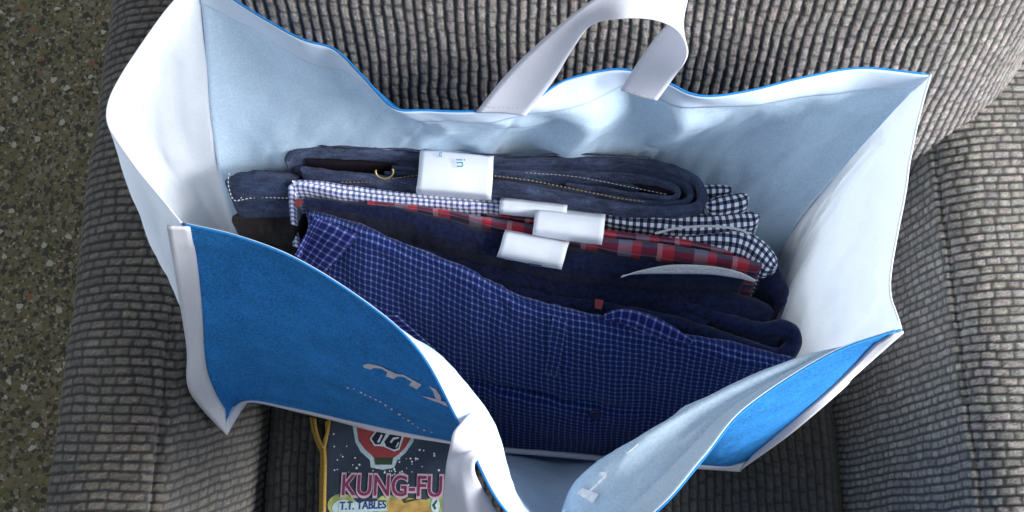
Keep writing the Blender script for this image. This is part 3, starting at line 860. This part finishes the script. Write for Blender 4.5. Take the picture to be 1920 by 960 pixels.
# navy knit shirt
s4 = thing("folded_shirt", P(1100, 500, .1), "plain navy knit shirt with a pale neck tape in the middle of the bag", "shirt")
fold("back_fold", [(568, 373, .2225), (640, 381, .2245), (760, 398, .2240), (900, 437, .2205), (1040, 471, .218), (1180, 492, .216), (1300, 506, .212), (1400, 518, .204)], [0.005, 0.0065, 0.0085, 0.0120, 0.0135, 0.0115, 0.009, 0.008], 0.16, M_NAVY, s4, n=180, k=3, wr=0.002)
fold("front_fold", [(590, 418, .186), (700, 440, .194), (820, 470, .198), (960, 506, .2), (1100, 530, .2), (1240, 548, .2), (1360, 560, .198), (1450, 585, .19)], [0.011, 0.012, 0.0125, 0.0125, 0.013, 0.015, 0.017, 0.014], 0.16, M_NAVY, s4, n=180, k=5, wr=0.0026)
ribbon("neck_tape", PL((1164, 520, .2185), (1200, 508, .221), (1260, 497, .2235), (1330, 499, .223), (1385, 510, .2215), (1418, 526, .2175)),
       PL((1168, 516, .2165), (1205, 513, .2165), (1262, 513, .216), (1330, 514, .216), (1382, 521, .2155), (1414, 528, .2155)), 0.0009, M_TAPE, s4, n=60)
# tiny worn print on the tape
vs, fs = [], []
for i in range(26):
    if i % 7 == 5: continue
    x = 1246 + i * 4.7; y = 503 + 0.0011 * (x - 1290) ** 2 * 0.6
    b0 = len(vs)
    for (dx, dy) in ((0, 2.2), (2.6, 2.2), (2.6, 0), (0, 0)):
        vs.append(P(x + dx, y + dy + (i % 3) * 0.5, .2262))
    fs.append((b0, b0 + 1, b0 + 2, b0 + 3))
o = obj("tape_print", vs, fs, simple("worn_grey_ink", (0.30, 0.30, 0.33), 0.8), s4, smooth=False); o['kind'] = 'stuff'

# navy trousers, rolled
j4 = thing("folded_trousers", P(1300, 600, .1), "navy trousers rolled at the end, lying between navy shirt and blue checks", "trousers")
fold("outer_layer", [(760, 466, .186), (880, 508, .192), (1000, 544, .196), (1110, 568, .198), (1220, 588, .199), (1330, 620, .199), (1420, 650, .199), (1462, 660, .199), (1488, 645, .199), (1488, 619, .2), (1468, 608, .2), (1430, 611, .199), (1360, 592, .199), (1290, 566, .2), (1245, 545, .2), (1230, 552, .199), (1250, 572, .197), (1330, 604, .195)],
     [0.006, 0.008, 0.0085, 0.008, 0.0085, 0.0085, 0.008, 0.007, 0.0065, 0.0065, 0.0065, 0.007, 0.0075, 0.0068, 0.006, 0.006, 0.006, 0.005], 0.14, M_NAVY2, j4, n=260, k=6, wr=0.0016)
fold("leg_layer", [(1380, 622, .186), (1430, 636, .19), (1462, 637, .19)], [0.006, 0.006, 0.005], 0.1, M_NAVY2, j4, n=40, k=2)
box_v = np.concatenate([PL((1116, 560, .212), (1132, 563, .212), (1128, 580, .212), (1115, 578, .212)), PL((1116, 560, .209), (1132, 563, .209), (1128, 580, .209), (1115, 578, .209))])
obj("red_tag", box_v, [(3, 2, 1, 0), (4, 5, 6, 7), (0, 1, 5, 4), (1, 2, 6, 5), (2, 3, 7, 6), (3, 0, 4, 7)], M_RED, j4, smooth=False)

# blue check shirt, its broad face to the front
s5 = thing("folded_shirt", P(1000, 720, .05), "large blue and white check shirt facing the open front of the bag", "shirt")
top = PL((580, 412, .214), (668, 440, .217), (790, 488, .219), (900, 535, .219), (985, 576, .218), (1100, 604, .217), (1240, 634, .215), (1380, 668, .211), (1488, 692, .204))
botm = PL((540, 660, .05), (660, 762, .048), (790, 810, .045), (900, 832, .042), (985, 842, .040), (1090, 850, .038), (1210, 852, .04), (1320, 832, .05), (1420, 790, .07))
hump = np.array([0, -0.012, 0.010])
r1 = mixrow(top, botm, 0.07, np.array([0, -0.004, 0.003])); r2 = mixrow(top, botm, 0.3, hump * 0.8); r3 = mixrow(top, botm, 0.62, hump); r4 = mixrow(top, botm, 0.9, hump * 0.5)
tb = top + np.array([0, 0.010, -0.006]); tb2 = top + np.array([0, 0.012, -0.07])
VS = panel([botm, r4, r3, r2, r1, top, tb, tb2], 150, 110)
r_, c_, _ = VS.shape
SS, TT = np.meshgrid(np.linspace(0, 1, c_), np.linspace(0, 1, r_))
cre = 0.008 * np.exp(-((TT - 0.34 - 0.05 * (SS - .5)) / 0.012) ** 2) * np.exp(-((SS - .52) / .16) ** 2)
nzs = 0.007 * vnoise(SS * 8, TT * 4, 1) + 0.0030 * vnoise(SS * 20 + TT * 4, TT * 8, 2) + 0.0016 * vnoise(SS * 60, TT * 20, 3)
VS = VS + grid_normals(VS) * (nzs - cre)[..., None]
shell("body", VS, 0.0015, M_BCHK, s5)
def patch(name, corners, mat, parent, lift=0.002, n=24, m=14, th=0.0012, rot=False):
    tree = bvh_of(VS, lift)
    c = np.array(corners, float)
    V = np.zeros((m, n, 3))
    for i, b in enumerate(np.linspace(0, 1, m)):
        for j, a in enumerate(np.linspace(0, 1, n)):
            p = (c[0] * (1 - a) + c[1] * a) * (1 - b) + (c[3] * (1 - a) + c[2] * a) * b
            d = P(p[0], p[1], 0.0) - np.array([0, 0, CAM_Z])
            h = tree.ray_cast(Vector((0, 0, CAM_Z)), Vector(d).normalized())
            V[i, j] = h[0] if h[0] is not None else P(p[0], p[1], 0.216 + lift)
    V = V[::-1]
    return shell(name, V, th, mat, parent)
patch("collar", [(592, 404), (672, 440), (606, 516), (553, 478)], M_BCHK2, s5, 0.0034)
patch("cuff", [(700, 590), (745, 592), (816, 655), (800, 664)], M_BCHK2, s5, 0.003)
patch("placket", [(1036, 592), (1064, 600), (1046, 705), (1022, 700)], M_BCHK, s5, 0.0022)
fold("collar", [(1132, 592, .218), (1165, 584, .224), (1210, 594, .226), (1250, 612, .224), (1300, 640, .216)], [0.003, 0.0055, 0.0065, 0.0055, 0.002], 0.03, M_BCHK2, s5, n=60, k=3, wr=0.0008)
def disc(name, c, nrm, r, h, mat, parent, k=16):
    nrm = nrm / np.linalg.norm(nrm); a = np.cross(nrm, (1, 0, 0)); a /= np.linalg.norm(a); b = np.cross(nrm, a)
    vs = []
    for rr, hh in ((r, 0), (r, h), (r * .75, h * 1.3), (r * .6, h * 0.8)):
        for i in range(k):
            t = 2 * math.pi * i / k
            vs.append(c + nrm * hh + rr * (a * math.cos(t) + b * math.sin(t)))
    fs = [(q * k + i, q * k + (i + 1) % k, (q + 1) * k + (i + 1) % k, (q + 1) * k + i) for q in range(3) for i in range(k)] + [tuple(range(3 * k, 4 * k))]
    return obj(name, vs, fs, mat, parent)
tr = bvh_of(VS, 0.001)
d = P(1115, 776, 0) - np.array([0, 0, CAM_Z]); h = tr.ray_cast(Vector((0, 0, CAM_Z)), Vector(d).normalized())
if h[0] is not None: disc("button", np.array(h[0]), np.array((0, -.85, .5)), 0.0055, 0.0018, M_BUTTON, s5)

# ------------------------------------------------------------------ paper bands round the clothes
def band(rows, label):
    V = np.array([catmull(PL(*r), 14) for r in rows])
    V = catmull(V, 28)
    V = V[::-1]
    r, c, _ = V.shape
    I, J = np.meshgrid(np.linspace(0, 1, r), np.linspace(0, 1, c), indexing='ij')
    V = V + grid_normals(V) * (0.0012 * vnoise(I * 5, J * 4, 3))[..., None]
    o = shell("paper_band", V, 0.0006, M_PAPER)
    return tag(o, label, "paper band", "white paper bands round the clothes")
B1 = band([[(790, 272, .19), (926, 284, .19)], [(789, 281, .235), (858, 286, .236), (926, 294, .235)], [(787, 288, .243), (857, 293, .244), (925, 301, .243)], [(785, 318, .246), (854, 323, .247), (924, 331, .246)], [(782, 345, .243), (851, 350, .244), (922, 358, .243)],
      [(780, 357, .236), (850, 362, .237), (921, 370, .236)], [(783, 369, .21), (921, 380, .21)]], "wide white paper band round the slate jeans, with teal letters")
band([[(938, 367, .20), (1064, 380, .20)], [(938, 373, .227), (1064, 386, .227)], [(937, 380, .232), (1063, 393, .232)], [(936, 392, .231), (1062, 404, .231)], [(936, 402, .222), (1062, 412, .222)]],
     "narrow white paper band round the micro check shirt, behind another band")
band([[(1006, 384, .20), (1136, 398, .20)], [(1005, 392, .232), (1135, 407, .232)], [(1003, 400, .239), (1134, 415, .239)], [(1001, 418, .241), (1132, 435, .241)], [(999, 433, .237), (1130, 450, .237)], [(998, 443, .222), (1128, 460, .222)]],
     "white paper band round the red plaid shirt, overlapping the band behind")
B4 = band([[(949, 426, .20), (1069, 450, .20)], [(947, 432, .224), (1067, 456, .224)], [(944, 440, .230), (1064, 464, .230)], [(938, 462, .230), (1058, 487, .230)], [(933, 476, .224), (1054, 501, .224)], [(930, 484, .208), (1052, 508, .208)]],
     "white paper band round the navy shirt, nearest the blue checks")

def text_mesh(s, size, offset=0.0, bold=0.0):
    cu = bpy.data.curves.new("lettering", 'FONT'); cu.body = s; cu.size = size; cu.offset = offset; cu.align_x = 'LEFT'
    o = bpy.data.objects.new("lettering", cu); COL.objects.link(o)
    dg = bpy.context.evaluated_depsgraph_get()
    me = bpy.data.meshes.new_from_object(o.evaluated_get(dg))
    v = np.array([tuple(x.co) for x in me.vertices]); f = [tuple(p.vertices) for p in me.polygons]
    bpy.data.objects.remove(o); bpy.data.curves.remove(cu); bpy.data.meshes.remove(me)
    return v, f
def place_text(name, s, org, xdir, ydir, size, mat, parent, offset=0.0, width=None, z=0.0):
    v, f = text_mesh(s, size, offset)
    if width: 
        sx = width / (v[:, 0].max() - v[:, 0].min()); v[:, 0] = (v[:, 0] - v[:, 0].min()) * sx
    xd = np.array(xdir) / np.linalg.norm(xdir); yd = np.array(ydir) / np.linalg.norm(ydir)
    nd = np.cross(xd, yd)
    W = np.array(org) + v[:, :1] * xd + v[:, 1:2] * yd + nd * z
    return obj(name, W, f, mat, parent, smooth=False)
# teal letters turned a quarter on the widest band
a0 = P(854, 297, .2463); a1 = P(856, 313, .2466)
place_text("lettering", "in", P(855, 297, .2488), P(857, 316, .2492) - P(855, 297, .2488), P(866, 297, .249) - P(855, 297, .2488), 0.0115, M_TEAL, B1)
place_text("lettering", "g", P(822, 291, .2465), P(836, 292, .2465) - P(822, 291, .2465), P(822, 283, .2455) - P(822, 291, .2465), 0.007, M_TEAL, B1)
vs = [P(990, 492, .2245), P(1016, 496, .2245), P(1014, 500, .2225), P(992, 496, .2225)]
obj("printed_mark", [v + np.array((0, -.001, .0016)) for v in vs], [(0, 3, 2, 1)], M_DARKINK, B4, smooth=False)

# ------------------------------------------------------------------ printed book on the seat, with its gold cord
def cover_mat():
    m, nt, out = mat_new("space_print_cover"); b = NB(nt)
    co = b.obco()
    n1 = b.noise(18, 4, co)
    col = b.ramp(n1, [(0.3, (0.012, 0.016, 0.035)), (0.55, (0.03, 0.045, 0.07)), (0.75, (0.05, 0.075, 0.085))])
    p = b.bsdf(col, 0.45, None, 0, 0.4); b.link(p.outputs[0], out.inputs[0]); return m
M_COVER = cover_mat()
M_STAR = simple("white_print", (0.62, 0.68, 0.72), 0.5)
M_MAG = simple("magenta_print", (0.17, 0.025, 0.075), 0.5)
M_PINKP = simple("pink_print", (0.46, 0.33, 0.38), 0.5)
M_REDP = simple("red_print", (0.33, 0.05, 0.05), 0.5)
M_BLACKP = simple("black_print", (0.015, 0.015, 0.025), 0.5)
M_GREENP = simple("yellow_green_print", (0.30, 0.36, 0.11), 0.5, nscale=90, namt=0.5)
M_ORANGEP = simple("orange_print", (0.42, 0.27, 0.08), 0.5, nscale=90, namt=0.4)
M_CYANP = simple("pale_cyan_print", (0.42, 0.55, 0.56), 0.5)
M_NAVYP = simple("navy_print", (0.02, 0.03, 0.16), 0.5)
M_DGREEN = simple("dark_green_print", (0.035, 0.06, 0.03), 0.5)

ZB = 0.016
bk = thing("book", P(720, 900, 0.0), "dark printed book titled KUNG-FU under the bag's lower front edge", "book")
bx0 = P(609, 965, ZB); tl_ = P(616, 770, ZB); tr_ = P(868, 790, ZB); br_ = P(862, 1010, ZB); bl_ = P(607, 1000, ZB)
def slab(name, quad, z0, z1, mat, parent):
    q = np.array(quad); lo = q.copy(); hi = q.copy(); lo[:, 2] = z0; hi[:, 2] = z1
    return obj(name, np.concatenate([lo, hi]), [(3, 2, 1, 0), (4, 5, 6, 7), (0, 1, 5, 4), (1, 2, 6, 5), (2, 3, 7, 6), (3, 0, 4, 7)], mat, parent, smooth=False)
quad = [bl_, br_, tr_, tl_]
cover = slab("cover", quad, ZB - 0.0010, ZB, M_COVER, bk)
inner = [np.array(p) * np.array([1, 1, 1]) for p in quad]
cen = sum(inner) / 4
slab("pages", [cen + (p - cen) * 0.975 for p in inner], ZB - 0.0092, ZB - 0.0011, M_PAPER, bk)
slab("back_cover", quad, ZB - 0.0104, ZB - 0.0093, M_COVER, bk)
def flat(name, polys, z, mat, parent=cover, kind=None):
    vs, fs = [], []
    for poly in polys:
        b0 = len(vs); vs += [P(u, v, z) for u, v in poly]
        ar = sum(poly[i][0] * poly[(i + 1) % len(poly)][1] - poly[(i + 1) % len(poly)][0] * poly[i][1] for i in range(len(poly)))
        idx = list(range(b0, b0 + len(poly)))
        fs.append(tuple(idx[::-1]) if ar > 0 else tuple(idx))
    o = obj(name, vs, fs, mat, parent, smooth=False)
    if kind: o['kind'] = kind
    return o
def ell(cx, cy, rx, ry, n=28, a0=0, a1=360, jit=0):
    return [(cx + rx * (1 + jit * math.sin(3.1 * i)) * math.cos(math.radians(a0 + (a1 - a0) * i / n)), cy + ry * math.sin(math.radians(a0 + (a1 - a0) * i / n))) for i in range(n)]
def zc(pts): return z2(pts, 560, 760, 4.8)
halo = zc([(480, 150), (510, 330), (560, 420), (640, 490), (650, 560), (760, 580), (860, 560), (890, 490), (960, 430), (1030, 330), (1060, 200), (1060, 120), (480, 120)])
red = zc([(515, 150), (540, 320), (600, 400), (660, 450), (690, 490), (690, 535), (840, 535), (850, 475), (900, 440), (960, 380), (1015, 290), (1030, 150)])
flat("glow_print", [halo], ZB + 0.0003, M_CYANP)
flat("emblem", [red], ZB + 0.0005, M_REDP)
flat("emblem_foot", [zc([(680, 470), (850, 470), (840, 533), (690, 533)])], ZB + 0.0007, M_DGREEN)
flat("emblem_outline", [zc([(640, 300), (690, 230), (760, 190), (950, 190), (945, 290), (905, 400), (860, 415), (760, 370), (680, 365)])], ZB + 0.0009, M_STAR)
for pl in ([(655, 300), (700, 240), (760, 200), (930, 200), (925, 235), (800, 232), (735, 350), (690, 352)], [(770, 330), (820, 262), (930, 250), (922, 300), (898, 385), (860, 400), (790, 372)]):
    flat("emblem_stroke", [zc(pl)], ZB + 0.0011, M_BLACKP)
for pl in ([(705, 330), (742, 262), (757, 270), (724, 338)], [(820, 330), (850, 290), (905, 285), (900, 300), (860, 308), (834, 340)], [(870, 375), (895, 330), (906, 335), (884, 380)]):
    flat("emblem_swirl", [zc(pl)], ZB + 0.0013, M_STAR)
stars = []
random.seed(3)
for i in range(70):
    x = random.uniform(640, 1310); y = random.uniform(250, 640)
    if i % 2: x = random.gauss(940, 90); y = random.gauss(540, 70)
    if i % 5 == 0: x = random.uniform(300, 560)
    if 500 < x < 1010 and y < 430: continue
    r = random.uniform(4, 11)
    stars.append(zc(ell(x, y, r, r, 6)))
flat("stars", stars, ZB + 0.0004, M_STAR, kind='stuff')
for pl in (ell(390, 900, 130, 105), ell(800, 900, 110, 95), [(1120, 1000), (1150, 850), (1290, 770), (1330, 800), (1330, 1100), (1120, 1100)]):
    flat("ring_print", [zc(pl)], ZB + 0.00045, M_GREENP)
flat("ground_print", [zc([(830, 850), (960, 830), (1150, 850), (1200, 960), (1200, 1200), (300, 1200), (300, 1000), (760, 960)])], ZB + 0.0006, M_ORANGEP)
flat("bubble_print", [zc(ell(400, 930, 100, 80))], ZB + 0.0008, M_CYANP)
flat("caption_panel", [zc([(360, 870), (780, 860), (800, 950), (360, 975)])], ZB + 0.0010, M_CYANP)
flat("bubble_print", [zc(ell(1230, 900, 40, 70))], ZB + 0.0008, M_CYANP)
for pl in ([(930, 850), (1000, 790), (1010, 800), (960, 860), (1090, 830), (1095, 845), (950, 880)], [(1200, 900), (1240, 850), (1250, 860), (1225, 900), (1240, 930), (1225, 940)]):
    flat("squiggle_print", [zc(pl)], ZB + 0.0010, M_DGREEN)
xd = P(828, 929, ZB) - P(641, 926, ZB); yd = np.cross((0, 0, 1), xd)
W_ = np.linalg.norm(xd)
place_text("title_outline", "KUNG-FU", P(638, 930, ZB + .0012), xd, yd, 0.030, M_PINKP, cover, offset=0.0016, width=W_ + 0.003)
place_text("title", "KUNG-FU", P(641, 928, ZB + .0015), xd, yd, 0.0275, M_MAG, cover, offset=0.0002, width=W_)
place_text("subtitle", "T.T. TABLES", P(637, 956, ZB + .0014), P(720, 953, ZB) - P(637, 956, ZB), yd, 0.0105, M_NAVYP, cover, offset=0.0002, width=0.044)

cord = thing("cord", P(610, 880, 0.004), "gold looped cord lying along the book's left edge", "cord")
tube("strand", PL((584, 782, .012), (588, 805, .013), (597, 832, .014), (604, 850, .014), (603, 900, .014), (602, 960, .014), (600, 1020, .013)), 0.0022, M_GOLDCORD, cord, 8, n=60)
tube("strand", PL((617, 786, .018), (614, 810, .019), (608, 834, .018), (609, 870, .019), (608, 920, .019), (607, 970, .019), (606, 1020, .018)), 0.0020, M_GOLDCORD, cord, 8, n=60)
tube("strand", PL((590, 784, .016), (594, 812, .017), (606, 838, .019), (613, 815, .019), (612, 790, .018)), 0.0016, M_GOLDCORD, cord, 8, n=50)
